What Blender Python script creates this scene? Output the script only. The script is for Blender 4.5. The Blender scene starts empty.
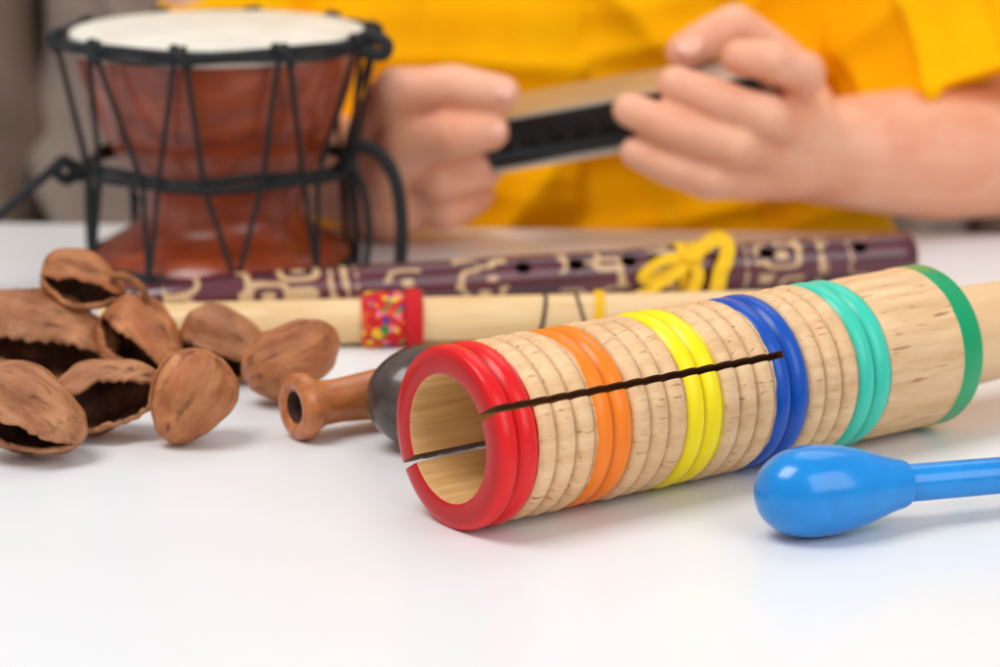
import bpy, bmesh, math, random
from mathutils import Vector, Matrix, noise
C=0.01
scene=bpy.context.scene
col=scene.collection
random.seed(4)

# ---------------------------------------------------------------- materials
def lin(r,g,b):
    f=lambda c:(c/255/12.92) if c/255<=.04045 else ((c/255+.055)/1.055)**2.4
    return (f(r),f(g),f(b),1)
def mat(name,c1,c2=None,rough=.5,scale=(1,1,1),nscale=1.0,detail=6,lo=.35,hi=.65,bump=0,bscale=None,bdist=.02,coat=0,metal=0,sss=0,spec=.5,rvar=0):
    m=bpy.data.materials.new(name); m.use_nodes=True
    n=m.node_tree.nodes; l=m.node_tree.links; b=n['Principled BSDF']
    b.inputs['Base Color'].default_value=c1; b.inputs['Roughness'].default_value=rough
    b.inputs['Metallic'].default_value=metal; b.inputs['Specular IOR Level'].default_value=spec
    b.inputs['Coat Weight'].default_value=coat; b.inputs['Coat Roughness'].default_value=.12
    if sss:
        b.inputs['Subsurface Weight'].default_value=sss
        b.inputs['Subsurface Radius'].default_value=(.009,.004,.002); b.inputs['Subsurface Scale'].default_value=1
    tc=n.new('ShaderNodeTexCoord'); mp=n.new('ShaderNodeMapping'); mp.inputs['Scale'].default_value=[s*100 for s in scale]
    l.new(tc.outputs['Object'],mp.inputs['Vector'])
    no=n.new('ShaderNodeTexNoise'); no.inputs['Scale'].default_value=nscale; no.inputs['Detail'].default_value=detail; no.inputs['Roughness'].default_value=.6
    l.new(mp.outputs[0],no.inputs['Vector'])
    if c2:
        r=n.new('ShaderNodeValToRGB'); r.color_ramp.elements[0].position=lo; r.color_ramp.elements[1].position=hi
        r.color_ramp.elements[0].color=c1; r.color_ramp.elements[1].color=c2
        l.new(no.outputs['Fac'],r.inputs[0]); l.new(r.outputs[0],b.inputs['Base Color']); m['ramp']=r.name
    if rvar:
        mr=n.new('ShaderNodeMapRange'); mr.inputs['To Min'].default_value=rough-rvar; mr.inputs['To Max'].default_value=rough+rvar
        l.new(no.outputs['Fac'],mr.inputs['Value']); l.new(mr.outputs[0],b.inputs['Roughness'])
    if bump:
        bn=n.new('ShaderNodeBump'); bn.inputs['Strength'].default_value=bump; bn.inputs['Distance'].default_value=bdist*C
        if bscale:
            n2=n.new('ShaderNodeTexNoise'); n2.inputs['Scale'].default_value=bscale*100; n2.inputs['Detail'].default_value=4
            l.new(tc.outputs['Object'],n2.inputs['Vector']); l.new(n2.outputs['Fac'],bn.inputs['Height'])
        else: l.new(no.outputs['Fac'],bn.inputs['Height'])
        l.new(bn.outputs[0],b.inputs['Normal'])
    return m

# ---------------------------------------------------------------- mesh helpers
def mk(name,verts,faces,mats,midx=None,matrix=None,sharp=None,smooth=True):
    me=bpy.data.meshes.new(name)
    me.from_pydata([Vector(v)*C for v in verts],[],faces)
    for m in mats: me.materials.append(m)
    if midx:
        for p,i in zip(me.polygons,midx): p.material_index=i
    bm=bmesh.new(); bm.from_mesh(me); bmesh.ops.recalc_face_normals(bm,faces=bm.faces); bm.to_mesh(me); bm.free()
    for p in me.polygons: p.use_smooth=smooth
    if sharp: me.set_sharp_from_angle(angle=math.radians(sharp))
    o=bpy.data.objects.new(name,me); col.objects.link(o)
    if matrix: o.matrix_basis=matrix
    return o
def bake(o,sharp=None):
    bpy.context.view_layer.update()
    dg=bpy.context.evaluated_depsgraph_get()
    me=bpy.data.meshes.new_from_object(o.evaluated_get(dg)); o.modifiers.clear(); o.data=me
    me.name=o.name
    for p in me.polygons: p.use_smooth=True
    if sharp: me.set_sharp_from_angle(angle=math.radians(sharp))
def parent(ch,p):
    ch.parent=p; ch.matrix_parent_inverse=p.matrix_basis.inverted()
def empty(name,loc):
    e=bpy.data.objects.new(name,None); e.empty_display_size=.02; e.matrix_basis=Matrix.Translation(Vector(loc)*C); col.objects.link(e); return e
def tag(o,label,cat,group=None):
    o['label']=label; o['category']=cat
    if group: o['group']=group
def frame(p0,p1):
    p0=Vector(p0);x=(Vector(p1)-p0).normalized(); up=Vector((0,0,1)); y=up.cross(x).normalized(); z=x.cross(y)
    m=Matrix((x,y,z)).transposed().to_4x4(); m.translation=p0*C; return m
def lathe_data(prof,seg=96):
    v=[];f=[];mi=[];rings=[]
    for u,r,*_ in prof:
        if r<=1e-6: rings.append([len(v)]); v.append((u,0,0))
        else:
            rings.append(list(range(len(v),len(v)+seg)))
            for k in range(seg):
                a=2*math.pi*k/seg; v.append((u,r*math.cos(a),r*math.sin(a)))
    for i in range(len(prof)-1):
        A,B=rings[i],rings[i+1]; m=prof[i][2] if len(prof[i])>2 else 0
        for k in range(seg):
            k2=(k+1)%seg
            if len(A)==1 and len(B)==1: continue
            if len(A)==1: f.append((A[0],B[k],B[k2]))
            elif len(B)==1: f.append((A[k],B[0],A[k2]))
            else: f.append((A[k],B[k],B[k2],A[k2]))
            mi.append(m)
    return v,f,mi
def lathe(name,prof,mats,matrix,seg=96,sharp=40):
    v,f,mi=lathe_data(prof,seg); return mk(name,v,f,mats,mi,matrix,sharp)
def catmull(pts,n=8,closed=False):
    pts=[Vector(p) for p in pts]; out=[]; N=len(pts)
    R=range(N) if closed else range(N-1)
    for i in R:
        if closed: p0,p1,p2,p3=pts[i-1],pts[i],pts[(i+1)%N],pts[(i+2)%N]
        else: p0,p1,p2,p3=pts[max(i-1,0)],pts[i],pts[i+1],pts[min(i+2,N-1)]
        for k in range(n):
            t=k/n; out.append(.5*((2*p1)+(p2-p0)*t+(2*p0-5*p1+4*p2-p3)*t*t+(3*p1-p0-3*p2+p3)*t**3))
    if not closed: out.append(pts[-1])
    return out
def tube_data(pts,r,seg=10,closed=False,flat=1.0,upv=(0,0,1)):
    v=[];f=[];N=len(pts); up=Vector(upv)
    prev=None
    for i,p in enumerate(pts):
        a=pts[(i-1)%N] if (closed or i>0) else p; b=pts[(i+1)%N] if (closed or i<N-1) else p
        t=(b-a).normalized()
        if prev is None:
            s=t.cross(up); 
            if s.length<.1: s=t.cross(Vector((0,1,0)))
        else: s=prev-t*prev.dot(t)
        s.normalize(); prev=s; w=t.cross(s)
        rr=r(i/(N-1)) if callable(r) else r
        for k in range(seg):
            an=2*math.pi*k/seg; v.append(p+s*math.cos(an)*rr+w*math.sin(an)*rr*flat)
    M=N if closed else N-1
    for i in range(M):
        for k in range(seg):
            a=i*seg+k;b=i*seg+(k+1)%seg;c=((i+1)%N)*seg+(k+1)%seg;d=((i+1)%N)*seg+k; f.append((a,b,c,d))
    if not closed: f.append(tuple(range(seg))); f.append(tuple(range((N-1)*seg,N*seg)))
    return v,f
def strip_data(pts,nrm,wd,th=.05):
    v=[];f=[];N=len(pts)
    for i,p in enumerate(pts):
        t=(pts[min(i+1,N-1)]-pts[max(i-1,0)]).normalized(); n=Vector(nrm(i/(N-1))); n=(n-t*n.dot(t)).normalized(); s=t.cross(n)
        for a,b in ((-1,-1),(1,-1),(1,1),(-1,1)): v.append(p+s*a*wd/2+n*b*th/2)
    for i in range(N-1):
        for k in range(4): f.append((i*4+k,i*4+(k+1)%4,(i+1)*4+(k+1)%4,(i+1)*4+k))
    f.append((0,1,2,3)); f.append(tuple(range(4*N-4,4*N))); return v,f
def merge(parts):
    V=[];F=[]
    for v,f in parts:
        o=len(V); V+=list(v); F+=[tuple(i+o for i in q) for q in f]
    return V,F

# ---------------------------------------------------------------- table
m_table=mat('table_white',(.79,.80,.815,1),(.82,.825,.835,1),rough=.3,nscale=.05,bump=.05,bscale=6,bdist=.01,spec=.4)
def slab():
    pts=[(-150,20),(150,20),(150,96),(12,100.7),(-20,102.5),(-150,109)]
    bm=bmesh.new(); vs=[bm.verts.new((x*C,y*C,0)) for x,y in pts]; fc=bm.faces.new(vs)
    r=bmesh.ops.extrude_face_region(bm,geom=[fc]); 
    for e in r['geom']:
        if isinstance(e,bmesh.types.BMVert): e.co.z-=.025
    bmesh.ops.recalc_face_normals(bm,faces=bm.faces)
    bmesh.ops.bevel(bm,geom=[e for e in bm.edges],offset=.002,segments=3,affect='EDGES')
    me=bpy.data.meshes.new('table'); bm.to_mesh(me); bm.free(); me.materials.append(m_table)
    o=bpy.data.objects.new('table',me); col.objects.link(o); return o
table=slab(); tag(table,'smooth matt white tabletop carrying the toy instruments','table')

# ---------------------------------------------------------------- guiro
K=1.043
m_wood=mat('light_turned_wood',lin(220,176,126),lin(238,200,154),rough=.45,scale=(.2,1.6,1.6),nscale=1.6,lo=.2,hi=.8,bump=.08,bdist=.02,coat=.1)
m_bore=mat('raw_bore_wood',lin(190,140,80),lin(230,186,124),rough=.6,scale=(.15,3,3),nscale=1.4,lo=.25,hi=.7,bump=.3,bdist=.03)
def bands_mat():
    m=mat('painted_ridges',lin(206,158,108),lin(238,200,154),rough=.45,scale=(.28,2.6,2.6),nscale=1.3,detail=10,lo=.2,hi=.68,bump=.05,bdist=.01,coat=.05,spec=.35)
    n=m.node_tree.nodes;l=m.node_tree.links;b=n['Principled BSDF'];wood=n[m['ramp']]
    tc=n.new('ShaderNodeTexCoord'); sp=n.new('ShaderNodeSeparateXYZ'); l.new(tc.outputs['Object'],sp.inputs[0])
    # thin dark pores running along the axis
    mp=n.new('ShaderNodeMapping'); mp.inputs['Scale'].default_value=(90,900,900); l.new(tc.outputs['Object'],mp.inputs[0])
    np_=n.new('ShaderNodeTexNoise'); np_.inputs['Scale'].default_value=1; np_.inputs['Detail'].default_value=2; l.new(mp.outputs[0],np_.inputs[0])
    pr=n.new('ShaderNodeMapRange'); pr.inputs['From Min'].default_value=.62; pr.inputs['From Max'].default_value=.76; l.new(np_.outputs['Fac'],pr.inputs['Value'])
    pm=n.new('ShaderNodeMix'); pm.data_type='RGBA'; l.new(pr.outputs[0],pm.inputs['Factor']); l.new(wood.outputs[0],pm.inputs[6]); pm.inputs[7].default_value=lin(168,116,72)
    no=n.new('ShaderNodeTexNoise'); no.inputs['Scale'].default_value=160; no.inputs['Detail'].default_value=3; l.new(tc.outputs['Object'],no.inputs[0])
    ma=n.new('ShaderNodeMath'); ma.operation='MULTIPLY_ADD'; ma.inputs[1].default_value=.0009; l.new(no.outputs['Fac'],ma.inputs[0]); l.new(sp.outputs['X'],ma.inputs[2])
    mb=n.new('ShaderNodeMath'); mb.operation='DIVIDE'; mb.inputs[1].default_value=.16*K; l.new(ma.outputs[0],mb.inputs[0])
    cr=n.new('ShaderNodeValToRGB'); cr.color_ramp.interpolation='CONSTANT'
    W=(0,0,0,0)
    P=.5564
    stops=[(0,lin(222,14,20)),(2*P,W),(5*P,lin(246,128,22)),(7*P,W),(10*P,lin(254,228,8)),(12*P,W),(15*P,lin(6,78,176)),(17*P,W),(20*P,lin(62,204,176)),(22*P,W),(14.73,lin(0,158,100))]
    el=cr.color_ramp.elements
    for i,(u,c) in enumerate(stops):
        pos=(u+.04)/16 if i else 0
        e=el[i] if i<2 else el.new(pos)
        if i<2: e.position=pos
        e.color=c
    l.new(mb.outputs[0],cr.inputs[0])
    mx=n.new('ShaderNodeMix'); mx.data_type='RGBA'
    l.new(cr.outputs['Alpha'],mx.inputs['Factor']); l.new(pm.outputs[2],mx.inputs[6]); l.new(cr.outputs['Color'],mx.inputs[7])
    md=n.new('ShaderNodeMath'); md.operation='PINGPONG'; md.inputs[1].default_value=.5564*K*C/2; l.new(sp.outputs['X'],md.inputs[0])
    mr=n.new('ShaderNodeMapRange'); mr.inputs['From Min'].default_value=0; mr.inputs['From Max'].default_value=.0007; mr.inputs['To Min'].default_value=.66; mr.inputs['To Max'].default_value=1  # groove shade painted into the colour, over paint and bare wood alike
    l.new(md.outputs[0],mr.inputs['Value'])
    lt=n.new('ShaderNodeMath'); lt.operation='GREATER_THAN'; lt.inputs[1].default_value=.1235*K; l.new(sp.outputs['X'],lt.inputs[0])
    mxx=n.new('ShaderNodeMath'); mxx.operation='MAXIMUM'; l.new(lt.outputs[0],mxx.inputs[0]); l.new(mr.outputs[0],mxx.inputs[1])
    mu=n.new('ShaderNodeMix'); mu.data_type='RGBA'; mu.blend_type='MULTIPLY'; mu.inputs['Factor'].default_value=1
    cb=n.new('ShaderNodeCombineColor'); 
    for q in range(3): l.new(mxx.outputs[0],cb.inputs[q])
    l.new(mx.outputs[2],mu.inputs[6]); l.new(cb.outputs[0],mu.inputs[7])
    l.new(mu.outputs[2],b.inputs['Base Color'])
    # paint is glossier than the bare wood
    rr=n.new('ShaderNodeMapRange'); rr.inputs['To Min'].default_value=.48; rr.inputs['To Max'].default_value=.3; l.new(cr.outputs['Alpha'],rr.inputs['Value']); l.new(rr.outputs[0],b.inputs['Roughness'])
    return m
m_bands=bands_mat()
G0=(-1.30,64.7,2.27); G1=(11.70,74.25,2.27)
GM=frame(G0,G1)
P=.5564
prof=[(11.2,0,0),(11.2,1.55,0),(.14,1.55,0),(.03,1.6,1),(0,1.66,1),(0,2.04,1),(.03,2.12,1)]
rnd=random.Random(3); jr=[rnd.uniform(-.015,.015) for _ in range(22)]
for i in range(22):
    for k in range(9):
        t=(k+.0)/9; s=abs(2*t-1); r=2.26-(.14+jr[i])*s**2.6+(.03 if i<2 else jr[i])
        u=(i+t)*P
        if u<.05: continue
        prof.append((u,r,1))
prof+=[(22*P,2.12,1),(12.36,2.17,1),(12.9,2.2,1),(13.8,2.2,1),(14.72,2.2,1),(14.74,2.225,1),(15.4,2.22,1),(15.5,2.17,1),(15.53,2.08,0),(15.53,0,0)]
prof=[(p[0]*K,)+tuple(p[1:]) for p in prof]
guiro=empty('guiro',(G0[0]+6.4,G0[1]+4.6,0)); 
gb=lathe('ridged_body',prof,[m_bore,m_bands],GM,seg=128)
m_slot=mat('slot_edge',lin(110,68,36),lin(150,100,58),rough=.8,nscale=2)  # darker than the bore wood: shade inside the slot put into its colour
cut=mk('cutter',[(x,y,z) for x in(-1,8.8*K) for y in(-3,3) for z in(-.095,.095)],[(0,1,3,2),(4,6,7,5),(0,4,5,1),(2,3,7,6),(0,2,6,4),(1,5,7,3)],[m_slot],[0]*6,matrix=GM@Matrix.Rotation(math.radians(-31),4,'X'))
gb.data.materials.append(m_slot)
cut.data.materials.clear()
for mm_ in (m_bore,m_bands,m_slot): cut.data.materials.append(mm_)
for p_ in cut.data.polygons: p_.material_index=2
bo=gb.modifiers.new('b','BOOLEAN'); bo.object=cut; bo.operation='DIFFERENCE'; bo.solver='EXACT'
bake(gb,38); bpy.data.objects.remove(cut)
parent(gb,guiro)
gh=lathe('handle',[(p[0]+.7,p[1]) for p in [(15.54,0),(15.54,1.42),(17,1.40),(19.5,1.3),(20.5,1.25),(20.9,1.1),(21.1,.7),(21.15,0)]],[m_wood],GM); parent(gh,guiro)
tag(guiro,'slotted wooden guiro with red, orange, yellow, blue and teal ridges','guiro')

# ---------------------------------------------------------------- mallet
m_blue=mat('blue_lacquer',lin(0,128,208),lin(0,140,222),rough=.22,nscale=1,bump=.14,bscale=1.3,bdist=.05,coat=.3,spec=.4)
M0=(7.84,64.25,1.12);M1=(12.37,65.9,1.0)
MM=frame(M0,M1)
mallet=empty('mallet',(7.84,64.25,0))
hp=[(-1.78,0),(-1.76,.2),(-1.66,.5),(-1.45,.76),(-1.1,.98),(-.7,1.09),(-.2,1.12),(.3,1.08),(.8,.98),(1.3,.83),(1.75,.68),(2.08,.6),(2.17,.56),(2.19,.5),(2.19,0)]
def smoothprof(p,n=4):
    q=catmull([(a,b,0) for a,b in p],n); return [(v.x,max(v.y,0)) for v in q]
o=lathe('mallet_head',smoothprof(hp[:12])+hp[12:],[m_blue],MM,64); parent(o,mallet)
o=lathe('stick',[(2.15,0),(2.15,.47),(8,.45),(17,.42),(17.3,.3),(17.35,0)],[m_blue],MM,40); parent(o,mallet)
tag(mallet,'glossy bright blue wooden mallet lying on the table','mallet')

# ---------------------------------------------------------------- flared pipe + dark maraca
m_pipe=mat('orange_varnished_wood',lin(164,88,40),lin(208,128,70),rough=.35,scale=(.4,2,2),nscale=1.6,lo=.3,hi=.7,bump=.1,coat=.3)
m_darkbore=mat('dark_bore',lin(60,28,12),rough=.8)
d=Vector((.84,.543,0)); P0=Vector((-5.62,72.5,.93))
pipe=lathe('wooden_pipe',[(6.4,0,1),(6.4,.3,1),(.35,.34,1),(.08,.44,0),(-.0,.56,0),(.0,.78,0),(.08,.89,0),(.25,.93,0),(.45,.9,0),(.62,.74,0),(.9,.62,0),(1.4,.6,0),(2.2,.66,0),(3.2,.74,0),(5,.78,0),(6.4,.74,0),(6.5,.6,0),(6.5,0,0)],[m_pipe,m_darkbore],frame(P0,P0+d))
tag(pipe,'small varnished wooden pipe with flared open mouth','wooden pipe')
m_dark=mat('dark_stained_wood',lin(44,32,28),lin(96,76,66),rough=.3,scale=(.5,1.2,1.2),nscale=1,lo=.35,hi=.75,coat=.3)
Q0=Vector((-1.8,72.1,1.4)); 
mar=empty('maraca',(Q0.x,Q0.y,0)); QM=frame(Q0,Q0+Vector((.83,.5577,-.02)))
pr=[(-1.9*math.cos(a),1.42*math.sin(a)**.9 if 0<a<math.pi else 0) for a in [math.pi*i/24 for i in range(24)]]
pr=[p for p in pr if p[0]<1.7]+[(1.75,.45),(1.75,0)]
o=lathe('maraca_head',pr,[m_dark],QM,64); parent(o,mar)
o=lathe('handle',[(1.6,0),(1.6,.5),(5,.42),(9,.5),(9.3,.4),(9.4,0)],[m_dark],QM,40); parent(o,mar)
tag(mar,'dark stained wooden maraca lying behind the guiro','maraca')

# ---------------------------------------------------------------- bamboo flute
m_bam=mat('pale_cane',lin(214,174,116),lin(240,208,160),rough=.4,scale=(.15,2,2),nscale=1.5,lo=.3,hi=.7,bump=.1,coat=.2)
B0=Vector((-12.3,82.75,.72)); B1=Vector((13.6,84.9,.74)); BM=frame(B0,B1); BL=(B1-B0).length
bam=lathe('cane_flute',[(.9,0,1),(.9,.45,1),(0,.45,1),(0,.6,0),(.05,.66,0),(5,.7,0),(5.2,.73,0),(5.4,.71,0),(12,.72,0),(BL-.1,.72,0),(BL,.66,0),(BL,0,0)],[m_bam,m_darkbore],BM)
tag(bam,'pale cane flute with red woven band and cords','flute')
def woven():
    m=bpy.data.materials.new('woven_band'); m.use_nodes=True; n=m.node_tree.nodes;l=m.node_tree.links;b=n['Principled BSDF']; b.inputs['Roughness'].default_value=.9
    tc=n.new('ShaderNodeTexCoord'); vo=n.new('ShaderNodeTexVoronoi'); vo.inputs['Scale'].default_value=500; vo.distance='MANHATTAN'
    l.new(tc.outputs['Object'],vo.inputs['Vector']); sp=n.new('ShaderNodeSeparateColor'); l.new(vo.outputs['Color'],sp.inputs[0])
    cr=n.new('ShaderNodeValToRGB'); cr.color_ramp.interpolation='CONSTANT'; el=cr.color_ramp.elements
    cs=[(0,lin(200,20,28)),(.42,lin(240,190,30)),(.54,lin(40,130,60)),(.68,lin(220,90,30)),(.78,lin(50,60,140)),(.86,lin(230,120,130)),(.92,lin(220,30,40))]
    for i,(p,c) in enumerate(cs):
        e=el[i] if i<2 else el.new(p)
        e.position=p; e.color=c
    l.new(sp.outputs[0],cr.inputs[0])
    s=n.new('ShaderNodeSeparateXYZ'); l.new(tc.outputs['Object'],s.inputs[0])
    g=n.new('ShaderNodeMath'); g.operation='GREATER_THAN'; g.inputs[1].default_value=.0935; l.new(s.outputs['X'],g.inputs[0])
    mx=n.new('ShaderNodeMix'); mx.data_type='RGBA'; l.new(g.outputs[0],mx.inputs['Factor']); l.new(cr.outputs[0],mx.inputs[6]); mx.inputs[7].default_value=lin(198,16,28)
    l.new(mx.outputs[2],b.inputs['Base Color'])
    bn=n.new('ShaderNodeBump'); bn.inputs['Strength'].default_value=.6; bn.inputs['Distance'].default_value=.0005; l.new(vo.outputs['Distance'],bn.inputs['Height']); l.new(bn.outputs[0],b.inputs['Normal'])
    return m
m_wov=woven()
o=lathe('woven_band',[(8.05,.73),(8.05,.84),(8.15,.9),(8.5,.93),(8.9,.9),(9.3,.92),(9.36,.86),(9.42,.96),(9.6,.99),(9.85,.97),(9.92,.86),(9.92,.73)],[m_wov],BM); parent(o,bam)
m_cord=mat('dark_cord',lin(50,38,30),rough=.9)
m_yel=mat('yellow_ribbon',lin(236,182,4),lin(250,204,20),rough=.75,nscale=3,bump=.3,bscale=12,bdist=.03)
def ring(name,x,r,t,m,M,tilt=0,par=None):
    pts=[Vector((x+tilt*math.sin(2*math.pi*k/32),r*math.cos(2*math.pi*k/32),r*math.sin(2*math.pi*k/32))) for k in range(32)]
    v,f=tube_data(pts,t,8,True,upv=(1,0,0)); o=mk(name,v,f,[m],matrix=M); parent(o,par); return o
ring('cord',13.6,.75,.06,m_cord,BM,.15,bam); ring('cord',14.9,.75,.05,m_cord,BM,-.2,bam)
for xx in(15.25,15.4): ring('yellow_cord',xx,.77,.07,m_yel,BM,.1,bam)

# ---------------------------------------------------------------- maroon flute
F0=Vector((-11.6,86.1,.72)); F1=Vector((14.0,92.6,.82)); FM=frame(F0,F1); FL=(F1-F0).length
def carved():
    m=mat('maroon_carved',lin(62,16,30),lin(100,30,46),rough=.3,scale=(.2,1.5,1.5),nscale=1.2,coat=.35)
    n=m.node_tree.nodes;l=m.node_tree.links;b=n['Principled BSDF'];base=n[m['ramp']]
    tc=n.new('ShaderNodeTexCoord'); s=n.new('ShaderNodeSeparateXYZ'); l.new(tc.outputs['Object'],s.inputs[0])
    dv=n.new('ShaderNodeMath'); dv.operation='DIVIDE'; dv.inputs[1].default_value=FL*C; l.new(s.outputs['X'],dv.inputs[0])
    cr=n.new('ShaderNodeValToRGB'); cr.color_ramp.interpolation='CONSTANT'; el=cr.color_ramp.elements
    st=[(0,0),(.03,.5),(.08,0),(.12,.66),(.255,0),(.262,1),(.267,0),(.30,.5),(.345,0),(.39,.56),(.455,0),(.52,.44),(.61,0),(.64,.56),(.70,0),(.765,1),(.769,0),(.775,.6),(.84,0),(.862,1),(.868,.3),(.93,0)]
    for i,(p,c) in enumerate(st):
        e=el[i] if i<2 else el.new(p)
        e.position=p; e.color=(c,c,c,1)
    l.new(dv.outputs[0],cr.inputs[0])
    mp=n.new('ShaderNodeMapping'); mp.inputs['Scale'].default_value=(70,110,110); l.new(tc.outputs['Object'],mp.inputs[0])
    vo=n.new('ShaderNodeTexVoronoi'); vo.distance='MINKOWSKI'; vo.inputs['Exponent'].default_value=4; vo.inputs['Scale'].default_value=1.1; l.new(mp.outputs[0],vo.inputs['Vector'])
    w=n.new('ShaderNodeMath'); w.operation='MULTIPLY'; w.inputs[1].default_value=17; l.new(vo.outputs['Distance'],w.inputs[0])
    sn=n.new('ShaderNodeMath'); sn.operation='SINE'; l.new(w.outputs[0],sn.inputs[0])
    hf=n.new('ShaderNodeMath'); hf.operation='MULTIPLY_ADD'; hf.inputs[1].default_value=.5; hf.inputs[2].default_value=.12; l.new(sn.outputs[0],hf.inputs[0])
    ad=n.new('ShaderNodeMath'); ad.operation='ADD'; l.new(hf.outputs[0],ad.inputs[0]); l.new(cr.outputs[0],ad.inputs[1])
    gt=n.new('ShaderNodeMath'); gt.operation='GREATER_THAN'; gt.inputs[1].default_value=.9; l.new(ad.outputs[0],gt.inputs[0])
    mx=n.new('ShaderNodeMix'); mx.data_type='RGBA'; l.new(gt.outputs[0],mx.inputs['Factor']); l.new(base.outputs[0],mx.inputs[6]); mx.inputs[7].default_value=lin(206,168,122)
    l.new(mx.outputs[2],b.inputs['Base Color']); 
    bn=n.new('ShaderNodeBump'); bn.invert=True; bn.inputs['Strength'].default_value=.5; bn.inputs['Distance'].default_value=.0004; l.new(gt.outputs[0],bn.inputs['Height']); l.new(bn.outputs[0],b.inputs['Normal'])
    return m
m_car=carved()
fl=lathe('carved_flute',[(1.5,0,1),(1.5,.4,1),(0,.4,1),(0,.44,0),(.1,.5,0),(1.5,.62,0),(2.6,.74,0),(8,.76,0),(16,.79,0),(FL-.6,.82,0),(FL-.15,.8,0),(FL,.68,0),(FL,.45,1),(FL-8,.42,1),(16,.42,1),(8,.42,1),(2.6,.42,1),(2.6,0,1)],[m_car,m_darkbore],FM,64)
cv=[]
for x in (12.6,14.4,16.2,17.2,21.0,24.3):
    v,f,_=lathe_data([(0,0),(0,.23),(2,.23),(2,0)],24)
    R=Matrix.Rotation(math.radians(48),3,'X')
    v=[(R@Vector((p[1]*1.3,p[2],p[0])))+Vector((x,0,0)) for p in v]; cv.append((v,f))
V,Fc=merge(cv); cut=mk('cutter',V,Fc,[m_car,m_darkbore],[1]*len(Fc),matrix=FM)
bo=fl.modifiers.new('b','BOOLEAN'); bo.object=cut; bo.solver='EXACT'; bo.use_self=True
bake(fl,40); bpy.data.objects.remove(cut)
tag(fl,'maroon wooden flute with carved pale patterns and yellow ribbon','flute')
rx=(Vector(F1)-Vector(F0)).normalized()
ry=-Vector((0,0,1)).cross(rx).normalized()
def fp(x,ang,r):
    a=math.radians(ang); return F0+rx*x+(ry*math.cos(a)+Vector((0,0,1))*math.sin(a))*r
rp=[]
for x0,dx in((18.05,.05),(18.35,.2)):
    pts=[fp(x0+dx*math.sin(k*.4),k*360/24,.87) for k in range(25)]
    rp.append(strip_data(pts,lambda t:ry*math.cos(2*math.pi*t)+Vector((0,0,1))*math.sin(2*math.pi*t),.34,.05))
nf=lambda t:ry+Vector((0,0,.5))
rp.append(strip_data(catmull([fp(18.3,40,.95),fp(18.7,50,1.15),fp(19.2,58,1.35),fp(19.5,48,1.3),fp(19.4,25,1.2),fp(19.2,5,1.15),fp(19.1,-25,1.2),fp(19.0,-50,1.15)],6),nf,.5))
rp.append(strip_data(catmull([fp(18.2,35,.95),fp(17.6,34,1.1),fp(16.9,22,1.12),fp(16.5,2,1.1),fp(17.0,-2,1.0),fp(17.9,20,1.0)],6),nf,.34))
rp.append(strip_data(catmull([fp(18.25,30,.98),fp(17.7,5,1.1),fp(16.8,-18,1.2),fp(15.9,-34,1.25)],6),nf,.28))
rp.append(strip_data(catmull([fp(18.3,30,1.0),fp(18.45,0,1.1),fp(18.2,-30,1.2),fp(17.9,-48,1.15)],6),nf,.4))
rp.append(tube_data([fp(18.05,32,.95),fp(18.3,34,1.05),fp(18.55,32,.95)],.24,10))
V,Fc=merge(rp); o=mk('ribbon',V,Fc,[m_yel],sharp=50); parent(o,fl)

# ---------------------------------------------------------------- drum
DC=Vector((-9.6,94.1,0))
m_shell=mat('red_brown_varnish',lin(112,38,15),lin(172,74,32),rough=.34,scale=(1.4,1.4,.35),nscale=.9,lo=.3,hi=.7,bump=.1,coat=.3)
m_skin=mat('drum_hide',lin(214,208,194),lin(232,226,212),rough=.7,nscale=.8,bump=.2,bscale=8)
m_rope=mat('black_rope',lin(16,17,20),lin(34,36,40),rough=.8,nscale=4,bump=.6,bscale=14,bdist=.05)
drum=empty('djembe_drum',DC)
DM=Matrix.Translation(DC*C)@Matrix.Rotation(math.radians(-90),4,'Y')
pf=[(0,0),(0,4.3),(.12,4.47),(.4,4.5),(.75,4.35),(1.1,3.95),(1.5,3.25),(1.85,2.84),(2.3,2.74),(2.8,2.86),(3.4,3.14),(4.1,3.55),(5,3.98),(5.9,4.34),(6.8,4.63),(7.6,4.8),(8.1,4.83),(8.1,0)]
sp=pf[:1]+smoothprof(pf[1:17],4)+[pf[17]]
o=lathe('drum_shell',sp,[m_shell],DM,96); parent(o,drum)
o=lathe('drum_head',[(7.75,4.85),(7.75,4.93),(7.95,4.99),(8.2,5.02),(8.36,4.97),(8.42,4.8),(8.42,0)],[m_skin],DM,96); parent(o,drum)
def circ(r,h,n=64,wob=0,ph=0): return [Vector((DC.x+(r+wob*math.sin(7*a+ph))*math.cos(a),DC.y+(r+wob*math.sin(7*a+ph))*math.sin(a),h+wob*math.sin(5*a+ph))) for a in [2*math.pi*k/n for k in range(n)]]
V,Fc=merge([tube_data(circ(5.24,8.2,96,.05),.17,10,True),tube_data(circ(5.35,8.0,96,.06,2),.12,8,True)])
o=mk('hoop_rope',V,Fc,[m_rope]); parent(o,drum)
V,Fc=merge([tube_data(circ(4.5,3.7,96,.05),.17,10,True),tube_data(circ(4.42,3.95,96,.08,1),.13,8,True)])
o=mk('waist_rope',V,Fc,[m_rope]); parent(o,drum)
o=mk('foot_rope',*tube_data(circ(4.6,.55,96,.04),.16,8,True),[m_rope]); parent(o,drum)
N=10; lac=[]
def cp(r,h,a): return Vector((DC.x+r*math.cos(a),DC.y+r*math.sin(a),h))
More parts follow.
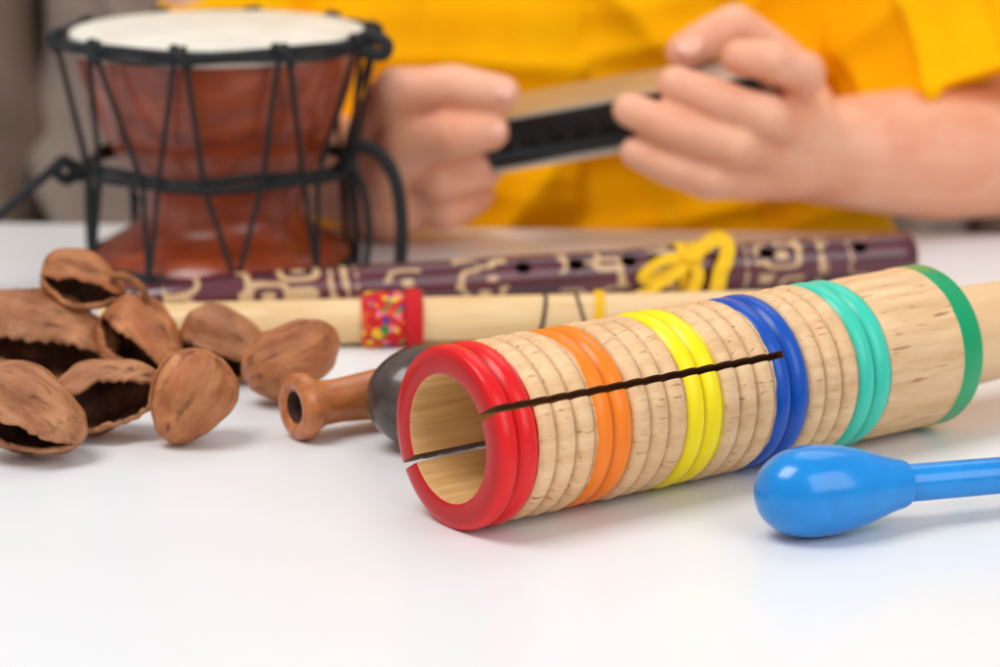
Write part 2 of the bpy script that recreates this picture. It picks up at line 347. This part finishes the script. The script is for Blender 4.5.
for i in range(N):
    a=2*math.pi*(i+.30)/N; da=math.pi/N
    for s in(-1,1):
        j=.08*math.sin(i*2.3+s)
        top=cp(5.42,8.2,a+s*.03); mid=cp(4.62,3.8,a+s*(da*.60+j)); bot=cp(4.74,.5,a+s*da*1.0)
        pts=catmull([cp(5.15,8.42,a+s*.02),top,top.lerp(mid,.5),mid,mid.lerp(bot,.5),bot,cp(4.55,.25,a+s*da)],5)
        lac.append(tube_data(pts,.095,8))
    lac.append(tube_data(catmull([cp(5.2,8.42,a-.05),cp(5.5,8.3,a-.02),cp(5.55,8.05,a+.02),cp(5.4,7.8,a+.05)],4),.16,8))
V,Fc=merge(lac); o=mk('lacing_rope',V,Fc,[m_rope]); parent(o,drum)
def rope(nm,pts,r): o=mk(nm,*tube_data(catmull(pts,6),r,8),[m_rope]); parent(o,drum)
rope('carrying_rope',[cp(4.5,3.7,math.radians(200)),(-14.7,92.2,4.1),(-15.3,91.8,3.7),(-16.3,91,2.9),(-17.6,90.2,1.9),(-19.3,89.3,.7),(-21,89,.2)],.18)
rope('rope_knot',[(-14.2,92.6,3.5),(-14.6,92.1,4.2),(-14.95,92.0,3.9),(-14.6,92.3,3.5),(-14.2,92.6,3.9)],.2)
rope('carrying_rope',[cp(4.5,3.8,math.radians(-20)),(-4.9,92.3,4.6),(-4.1,92,4.5),(-3.5,91.7,3.6),(-3.3,91.4,2.2),(-3.35,91.2,.9),(-3.5,91.2,.25)],.24)
rope('carrying_rope',[cp(4.5,3.6,math.radians(-24)),(-5.1,92.0,4.1),(-4.6,91.8,3.3),(-4.4,91.6,2.0),(-4.5,91.4,.9),(-4.6,91.2,.2)],.12)
rope('rope_knot',[cp(5.2,8.2,math.radians(-22)),(-4.3,91.8,8.45),(-3.75,91.6,8.2),(-3.9,91.6,7.85),(-4.6,91.8,7.95)],.24)
tag(drum,'small red-brown wooden djembe laced with black rope','drum')

# ---------------------------------------------------------------- seed pods
def podmat(nm,c1,c2,c3):
    m=mat(nm,c1,c2,rough=.55,scale=(.6,2.0,2.0),nscale=.9,detail=9,lo=.3,hi=.66,bump=1.0,bdist=.15,coat=.04,spec=.4)
    n=m.node_tree.nodes;l=m.node_tree.links; r=n[m['ramp']]; b=n['Principled BSDF']
    tc=n.new('ShaderNodeTexCoord'); mp=n.new('ShaderNodeMapping'); mp.inputs['Scale'].default_value=(50,260,260); l.new(tc.outputs['Object'],mp.inputs[0])
    n2=n.new('ShaderNodeTexNoise'); n2.inputs['Scale'].default_value=1.4; n2.inputs['Detail'].default_value=5; l.new(mp.outputs[0],n2.inputs[0])
    mr=n.new('ShaderNodeMapRange'); mr.inputs['From Min'].default_value=.52; mr.inputs['From Max'].default_value=.70; l.new(n2.outputs['Fac'],mr.inputs['Value'])
    mx=n.new('ShaderNodeMix'); mx.data_type='RGBA'; l.new(mr.outputs[0],mx.inputs['Factor']); l.new(r.outputs[0],mx.inputs[6]); mx.inputs[7].default_value=c3
    # large patches
    n3=n.new('ShaderNodeTexNoise'); n3.inputs['Scale'].default_value=55; n3.inputs['Detail'].default_value=2; l.new(tc.outputs['Object'],n3.inputs[0])
    m3=n.new('ShaderNodeMapRange'); m3.inputs['From Min'].default_value=.35; m3.inputs['From Max'].default_value=.65; m3.inputs['To Min'].default_value=.0; m3.inputs['To Max'].default_value=.45; l.new(n3.outputs['Fac'],m3.inputs['Value'])
    my=n.new('ShaderNodeMix'); my.data_type='RGBA'; l.new(m3.outputs[0],my.inputs['Factor']); l.new(mx.outputs[2],my.inputs[6]); my.inputs[7].default_value=lin(122,62,30)
    l.new(my.outputs[2],b.inputs['Base Color']); return m
m_nut=podmat('tan_pod_shell',lin(140,82,46),lin(212,150,104),lin(88,48,26))
m_nutb=podmat('orange_pod_shell',lin(164,90,48),lin(216,146,92),lin(112,56,28))
m_nutin=mat('pod_inside',lin(58,28,14),lin(120,70,40),rough=.7,nscale=1.5,bump=.5,bdist=.05)
def pod(loc,L,W,T,gap,axis,opening,seed,label,sharpness=.85,mm=None):
    nla,nlo=48,72; v=[];f=[]
    sd=Vector((seed*7.3,seed*3.1,seed*1.7))
    for i in range(nla+1):
        th=math.pi*(i+.001)/(nla+.002); s=math.sin(th)
        g0=gap*s**.8*(1+.25*math.cos(th))
        ga=g0*(1+.35*noise.noise(Vector((th*2.2,seed*2.7,0)))+.2*noise.noise(Vector((th*9,seed,3))))+.004
        gb_=g0*(1+.35*noise.noise(Vector((th*2.2,seed*2.7,9)))+.2*noise.noise(Vector((th*9,seed,7))))+.004
        for j in range(nlo+1):
            ph=ga+(2*math.pi-ga-gb_)*j/nlo
            e=min(ph-ga,2*math.pi-gb_-ph)
            x=L*math.cos(th)*(1+.12*max(0,math.cos(th))**4); r=s**sharpness*(1-.14*math.cos(th))
            lip=1+.13*s*math.exp(-(e/.2)**2)-.05*s*math.exp(-((e-.5)/.25)**2)
            p=Vector((x,r*W*math.cos(ph)*lip,r*T*math.sin(ph)*lip))
            nz=noise.noise(p*1.0+sd)*.16+noise.noise(Vector((p.x*.7,p.y*2.6,p.z*2.6))+sd)*.10+noise.noise(Vector((p.x*1.6,p.y*6,p.z*6))+sd)*.035
            keel=.10*math.exp(-((ph-math.pi)/.16)**2)*s
            v.append(p*(1+nz*s+keel))
    for i in range(nla):
        for j in range(nlo):
            a=i*(nlo+1)+j; f.append((a,a+1,a+nlo+2,a+nlo+1))
    X=Vector(axis).normalized(); Y=Vector(opening); Y=(Y-X*Y.dot(X)).normalized(); Z=X.cross(Y)
    M=Matrix((X,Y,Z)).transposed().to_4x4(); M.translation=Vector(loc)*C
    me=bpy.data.meshes.new('seed_pod'); me.from_pydata([p*C for p in v],[],f); me.materials.append(mm or m_nut); me.materials.append(m_nutin)
    bm=bmesh.new(); bm.from_mesh(me); bmesh.ops.remove_doubles(bm,verts=bm.verts,dist=.00002)
    bm.to_mesh(me); bm.free()
    c=sum((p.normal.dot(p.center) for p in me.polygons))
    if c<0: me.flip_normals()
    o=bpy.data.objects.new('seed_pod',me); col.objects.link(o); o.matrix_basis=M
    so=o.modifiers.new('s','SOLIDIFY'); so.thickness=.0013; so.offset=-1; so.material_offset=1; so.material_offset_rim=0
    bake(o)
    if loc[2]<2:
        mz=min((M@vv.co).z for vv in o.data.vertices); o.matrix_basis=Matrix.Translation((0,0,-mz+.0002))@M
    tag(o,label,'seed pod','dried seed pods in a heap'); return o
pod((-12.5,70.8,1.2),1.55,1.15,1.2,.28,(.80,-.2,-.35),(-.15,-.95,-.35),1,'tan split seed pod lying on the white table')
pod((-8.3,72.2,1.15),1.25,1.10,1.0,.12,(-.5,-.3,-.8),(-.9,-.55,.0),2,'rounded brown seed pod with thin side slit',mm=m_nutb)
pod((-10.7,72.9,1.0),1.5,1.0,1.0,.62,(.95,.1,.2),(-.1,-1,-.05),3,'gaping dark-mouthed brown seed pod')
pod((-8.05,79.0,1.0),1.4,1.0,1.1,.40,(.85,-.1,-.35),(-.4,-.9,-.35),4,'brown seed pod with curled split beside pale flute')
pod((-5.95,76.4,1.0),1.4,1.05,1.0,.15,(.85,.4,.3),(.3,.6,-.9),5,'smooth orange-brown seed pod near the wooden pipe',mm=m_nutb)
pod((-10.45,78.4,1.3),1.35,1.15,1.2,.28,(.75,-.2,-.65),(.35,-.9,-.45),6,'tan seed pod with split lower side',mm=m_nutb)
pod((-13.3,78.8,1.3),2.0,1.2,1.3,.62,(.93,-.1,-.15),(-.1,-.85,-.5),7,'large gaping brown seed pod in the heap')
n1=pod((-12.15,78.7,3.05),1.2,.8,.85,.45,(.9,.0,-.25),(-.2,-.8,-.15),8,'small open seed pod on top of the heap',mm=m_nutb)
m_tw=mat('brown_twine',lin(120,70,38),lin(160,104,60),rough=.9,nscale=3)
o=mk('twine',*tube_data(catmull([(-11.5,78.6,3.1),(-11.0,78.3,3.3),(-10.6,78.2,3.2),(-10.3,78.1,2.95),(-10.2,78.2,2.55)],6),.12,8),[m_tw]); parent(o,n1)

# ---------------------------------------------------------------- harmonica
m_blk=mat('black_plastic',lin(14,15,18),lin(24,25,28),rough=.3,nscale=1)
m_chr=mat('brushed_steel',(.55,.50,.44,1),(.64,.60,.54,1),rough=.38,scale=(.2,3,3),nscale=2,metal=.85)
HM=Matrix.Translation(Vector((4.35,97.1,5.08))*C)@Matrix.Rotation(math.radians(-6),4,'Z')@Matrix.Rotation(math.radians(-11),4,'Y')@Matrix.Rotation(math.radians(10),4,'X')
harm=bpy.data.objects.new('harmonica',None); harm.empty_display_size=.02; harm.matrix_basis=HM; col.objects.link(harm)
def extr(name,poly,x0,x1,mats,M,bev=.0005):
    n=len(poly); v=[(x0,a,b) for a,b in poly]+[(x1,a,b) for a,b in poly]
    f=[tuple(range(n)),tuple(range(2*n-1,n-1,-1))]+[(i,(i+1)%n,n+(i+1)%n,n+i) for i in range(n)]
    o=mk(name,v,f,mats,matrix=M,smooth=False)
    b=o.modifiers.new('b','BEVEL'); b.width=bev; b.segments=2; b.limit_method='ANGLE'; bake(o,35); return o
cp_=[(-1.2,-.82),(1.25,-.82),(1.25,.82),(-1.2,.82)]
comb=extr('comb',cp_,-4.9,4.9,[m_blk],HM)
cells=[]
for k in range(10):
    x=-4.25+k*.945
    cells.append(([(x+a*.28,b,c) for a in(-1,1) for b in(-1.6,-1.0) for c in(-.3,.3)],[(0,1,3,2),(4,6,7,5),(0,4,5,1),(2,3,7,6),(0,2,6,4),(1,5,7,3)]))
V,Fc=merge(cells); cut=mk('cutter',V,Fc,[m_blk],matrix=HM)
bo=comb.modifiers.new('b','BOOLEAN'); bo.object=cut; bo.solver='EXACT'; bake(comb,35); bpy.data.objects.remove(cut); parent(comb,harm)
arch=[(-1.3+2.6*k/12,.90+.12*math.sin(math.pi*k/12)**.6) for k in range(13)]
o=extr('cover_plate',[(-1.36,.825),(-1.36,.95)]+arch[1:]+[(1.3,.825)],-4.8,4.8,[m_chr],HM); parent(o,harm)
arch2=[(a,-b) for a,b in arch]
o=extr('cover_plate',[(-1.42,-.825)]+[(-1.42,-1.02)]+arch2[1:]+[(1.3,-.825)],-4.8,4.8,[m_chr],HM); parent(o,harm)
tag(harm,'silver and black harmonica held in both hands','harmonica')

# ---------------------------------------------------------------- person
def capsule(p0,p1,r0,r1,seg=20):
    p0=Vector(p0);p1=Vector(p1); L=(p1-p0).length; x=(p1-p0).normalized()
    y=x.cross(Vector((0,0,1))); 
    if y.length<.05: y=x.cross(Vector((0,1,0)))
    y.normalize(); z=x.cross(y)
    pr=[(-r0,0)]+[(-r0*math.cos(a),r0*math.sin(a)) for a in [math.pi/2*k/6 for k in range(1,7)]]+[(L+r1*math.sin(a),r1*math.cos(a)) for a in [math.pi/2*k/6 for k in range(0,6)]]+[(L+r1,0)]
    v,f,_=lathe_data(pr,seg)
    return [p0+x*q[0]+y*q[1]+z*q[2] for q in v],f
def chain(pts): return [capsule(a[:3],b[:3],a[3],b[3]) for a,b in zip(pts,pts[1:])]
def ellip(c,r,seg=32):
    pr=[(-math.cos(math.pi*k/20),math.sin(math.pi*k/20) if 0<k<20 else 0) for k in range(21)]
    v,f,_=lathe_data(pr,seg); return [Vector((c[0]+q[1]*r[0],c[1]+q[2]*r[1],c[2]+q[0]*r[2])) for q in v],f
parts=[]
def finger(a,b,c,d):
    # knuckle swelling at the two joints, slimmer phalanges between
    def mid(p,q,k=.5,f=.95): return tuple(p[i]+(q[i]-p[i])*k for i in range(3))+((p[3]+(q[3]-p[3])*k)*f,)
    return chain([a,mid(a,b),b,mid(b,c,.5,.94),c,mid(c,d,.55,1.0),d])
W=(11.5,99.0,3.3,1.9)
parts+=chain([(16.0,108,17,2.9),(17.6,104.5,9,2.7),(20.4,102.2,2.9,2.55),(15.8,100.6,2.95,2.5),W])
IX=(10.1,97.5,5.3,1.0);MD=(10.2,97.0,4.45,1.0);RG=(9.7,96.8,3.6,.95);PK=(9.0,96.6,2.85,.9)
for k in (IX,MD,RG,PK): parts+=chain([(W[0]-.2,W[1]-.3,W[2],1.55),((W[0]+k[0])/2,(W[1]+k[1])/2-.1,(W[2]+k[2])/2,1.35),k])
parts+=finger(IX,(10.5,95.8,6.6,.82),(9.3,95.0,7.15,.73),(8.2,94.9,7.3,.62))
parts+=finger(MD,(9.2,95.0,5.2,.82),(7.4,94.7,5.87,.73),(6.0,94.8,6.4,.62))
parts+=finger(RG,(8.1,94.8,4.22,.80),(6.0,94.5,4.9,.71),(4.45,94.7,5.5,.60))
parts+=finger(PK,(7.2,95.0,3.0,.72),(5.8,94.8,3.5,.64),(4.7,94.9,4.0,.56))
TH=[(11.2,99.0,4.2,1.3),(10.0,98.8,6.5,1.0),(8.3,98.0,7.95,.82),(7.4,97.7,7.6,.74),(6.5,97.3,7.15,.68)]
parts+=chain(TH)
W2=(-3.9,98.4,1.95,1.75)
parts+=chain([(-10,108.5,17,2.9),(-10.5,107.5,9,2.6),(-10.2,106.5,2.9,2.3),W2])
I2=(-4.3,97.0,4.75,1.0);M2=(-3.8,97.5,3.4,1.1);R2=(-3.5,98.2,2.3,.95);T2=(-3.8,96.9,3.2,1.15)
for k in (I2,M2,R2,T2): parts+=chain([(W2[0],W2[1],W2[2],1.6),((W2[0]+k[0])/2,(W2[1]+k[1])/2,(W2[2]+k[2])/2,1.4),k])
parts+=finger(I2,(-3.6,95.7,6.0,.86),(-1.6,95.2,6.25,.77),(.05,95.1,6.0,.66))
parts+=finger(T2,(-3.3,95.7,4.15,.95),(-1.75,95.0,4.6,.84),(-.35,95.0,4.7,.68))
parts+=chain([M2,(-2.2,96.5,2.8,.88),(-.65,97.2,3.0,.74)])
parts+=chain([R2,(-2.0,97.7,1.45,.85),(-.9,98.4,1.9,.72)])
parts+=chain([R2,(-2.1,99.2,1.0,.68),(-1.4,99.6,1.1,.6)])
parts.append(ellip((3,111.3,-2),(11,6.5,16))); parts.append(ellip((3,110.5,13),(12,6,10)))
parts+=chain([(3,110.5,18,4.5),(3,110,27,4)])
parts+=chain([(-10,108.5,17,3),(3,110,18,4),(16,108,17,3)])
V,Fc=merge(parts)
m_flesh=mat('skin',lin(226,154,122),lin(242,188,158),rough=.45,nscale=.35,detail=3,lo=.3,hi=.7,bump=.3,bscale=5,bdist=.03,sss=.2,spec=.35)
body=mk('person',V,Fc,[m_flesh])
r=body.modifiers.new('r','REMESH'); r.mode='VOXEL'; r.voxel_size=.0012
s=body.modifiers.new('s','SMOOTH'); s.factor=.5; s.iterations=4
bake(body)
body.data.materials.clear(); body.data.materials.append(m_flesh)
tag(body,'child in a yellow t-shirt holding a harmonica at the table','person')
m_nail=mat('nail',lin(240,180,158),rough=.3)
def nail(c,axis,out,l,w,nm='fingernail'):
    X=Vector(axis).normalized();Z=Vector(out);Z=(Z-X*Z.dot(X)).normalized();Y=Z.cross(X)
    v=[];f=[];n=8
    for i in range(n+1):
        for j in range(n+1):
            a=-1+2*i/n;b=-1+2*j/n; x=a*math.sqrt(1-b*b/2);y=b*math.sqrt(1-a*a/2)
            v.append(Vector(c)+X*x*l+Y*y*w+Z*(-.38*w*y*y-.08*x*x))
    for i in range(n):
        for j in range(n): a=i*(n+1)+j; f.append((a,a+1,a+n+2,a+n+1))
    o=mk(nm,v,f,[m_nail]); so=o.modifiers.new('s','SOLIDIFY'); so.thickness=.0004; bake(o); parent(o,body)
nail((6.65,96.70,7.5),(-1.7,-.6,-.8),(-.25,-.85,.5),.5,.4)
nail((.12,94.52,6.24),(1,0,-.15),(.1,-.8,.5),.38,.33)
nail((-.2,94.42,4.88),(1,0,.05),(.1,-.9,.35),.38,.34)

# shirt
sh=[]
v=[];f=[];seg=72;hs=[-12,-6,0,4,8,12,15,18,19.5,20.5]
rx_=[12.6,12.8,12.9,12.9,12.8,12.9,13,11.5,9,6]; ry_=[8.6,8.9,9.0,8.7,8.4,8.1,7.8,7,6,5]
for h,a,b in zip(hs,rx_,ry_):
    for k in range(seg):
        t=2*math.pi*k/seg; c_,s_=math.cos(t),math.sin(t); e=.8
        v.append(Vector((3+a*math.copysign(abs(c_)**e,c_),111.2+b*math.copysign(abs(s_)**e,s_),h)))
for i in range(len(hs)-1):
    for k in range(seg): f.append((i*seg+k,i*seg+(k+1)%seg,(i+1)*seg+(k+1)%seg,(i+1)*seg+k))
f.append(tuple(range(seg))); f.append(tuple(range((len(hs)-1)*seg,len(hs)*seg)))
sh.append((v,f))
def cone(p0,p1,r0,r1):
    p0=Vector(p0);p1=Vector(p1);L=(p1-p0).length;x=(p1-p0).normalized();y=x.cross(Vector((0,1,0))).normalized();z=x.cross(y)
    v,f,_=lathe_data([(-r0*.6,0),(-r0*.5,r0*.6),(0,r0),(L*.5,(r0+r1)/2),(L-.25,r1),(L-.2,r1+.12),(L,r1+.1),(L,0)],48)
    return [p0+x*q[0]+y*q[1]+z*q[2] for q in v],f
sh.append(cone((15.2,108.6,17.5),(18.7,103.6,4.5),4.4,5.3))
sh.append(cone((-8.0,109,17.5),(-9.6,107.6,6.5),4.0,3.5))
V,Fc=merge(sh)
m_shirt=mat('yellow_cotton',lin(252,176,0),lin(255,188,2),rough=.9,nscale=.3,bump=.3,bscale=14,bdist=.025,spec=.1)
shirt=mk('shirt',V,Fc,[m_shirt])
r=shirt.modifiers.new('r','REMESH'); r.mode='VOXEL'; r.voxel_size=.0025
s=shirt.modifiers.new('s','SMOOTH'); s.factor=.5; s.iterations=3
bake(shirt); shirt.data.materials.clear(); shirt.data.materials.append(m_shirt)
for vv,nn in [(q,q.normal.copy()) for q in shirt.data.vertices]:
    p=vv.co/C
    w=noise.noise(p*.06)*1.2
    sx=1 if p.x>3 else -1
    q=Vector((p.x*.22+sx*p.z*.10+w,p.y*.05,p.z*.05))
    a=1-abs(noise.noise(q))*2.6; 
    q2=Vector((p.x*.10-sx*p.z*.28+w*1.5,p.y*.05+4,p.z*.04))
    b=1-abs(noise.noise(q2))*2.6
    d=.75*max(a,0)**2.6+.55*max(b,0)**2.6-.3
    vv.co+=nn*d*C
parent(shirt,body)

# ---------------------------------------------------------------- sofa
m_sofa=mat('taupe_upholstery',lin(142,126,116),lin(164,147,136),rough=.95,nscale=.25,bump=.5,bscale=9,bdist=.06)
sofa=empty('sofa',(0,145,-45))
def cushion(name,c,r,seed):
    bm=bmesh.new(); bmesh.ops.create_cube(bm,size=2)
    bmesh.ops.subdivide_edges(bm,edges=bm.edges[:],cuts=40,use_grid_fill=True)
    for q in bm.verts:
        p=q.co.copy(); e=4.5; n=(abs(p.x)**e+abs(p.y)**e+abs(p.z)**e)**(1/e); p/=n
        w=Vector((p.x*r[0],p.y*r[1],p.z*r[2]))
        d=max(0,1-abs(noise.noise(Vector((w.x*.12+w.z*.05,w.y*.05,w.z*.02+seed))))*3)**2*1.8
        w+=p.normalized()*d; q.co=(Vector(c)+w)*C
    me=bpy.data.meshes.new(name); bm.to_mesh(me); bm.free(); me.materials.append(m_sofa)
    for p in me.polygons: p.use_smooth=True
    o=bpy.data.objects.new(name,me); col.objects.link(o); parent(o,sofa)
cushion('back_cushion',(-44,134,5),(22,8,32),1); cushion('back_cushion',(0.5,134,5),(22,8,32),5); cushion('back_cushion',(45,134,5),(22,8,32),8)
cushion('seat_cushion',(6,118,-34),(66,26,9),3)
tag(sofa,'taupe upholstered sofa behind the child','sofa')

# ---------------------------------------------------------------- light
w=bpy.data.worlds.new('World'); scene.world=w; w.use_nodes=True
w.node_tree.nodes['Background'].inputs[0].default_value=(.98,.985,1,1); w.node_tree.nodes['Background'].inputs[1].default_value=.48
def area(name,loc,tgt,size,e,colr=(1,1,1)):
    L=bpy.data.lights.new(name,'AREA'); L.size=size*C; L.energy=e; L.color=colr
    o=bpy.data.objects.new(name,L); col.objects.link(o); o.location=Vector(loc)*C
    o.rotation_euler=(Vector(tgt)-Vector(loc)).to_track_quat('-Z','Y').to_euler()
area('key_softbox',(-50,45,115),(0,90,2),60,10,(1,.985,.96))
area('fill_softbox',(70,5,65),(5,100,6),80,5.2)
area('back_softbox',(30,150,130),(0,85,0),80,3)

cam=bpy.data.cameras.new('Camera'); cam.lens=100; cam.sensor_width=36; cam.clip_start=.01; cam.clip_end=50
co=bpy.data.objects.new('Camera',cam); col.objects.link(co); co.location=(0,0,.207); co.rotation_euler=(math.radians(90-13.72),0,0)
cam.dof.use_dof=True; cam.dof.focus_distance=.69; cam.dof.aperture_fstop=11.5
scene.camera=co
scene.view_settings.view_transform='Standard'; scene.view_settings.look='None'; scene.view_settings.exposure=0
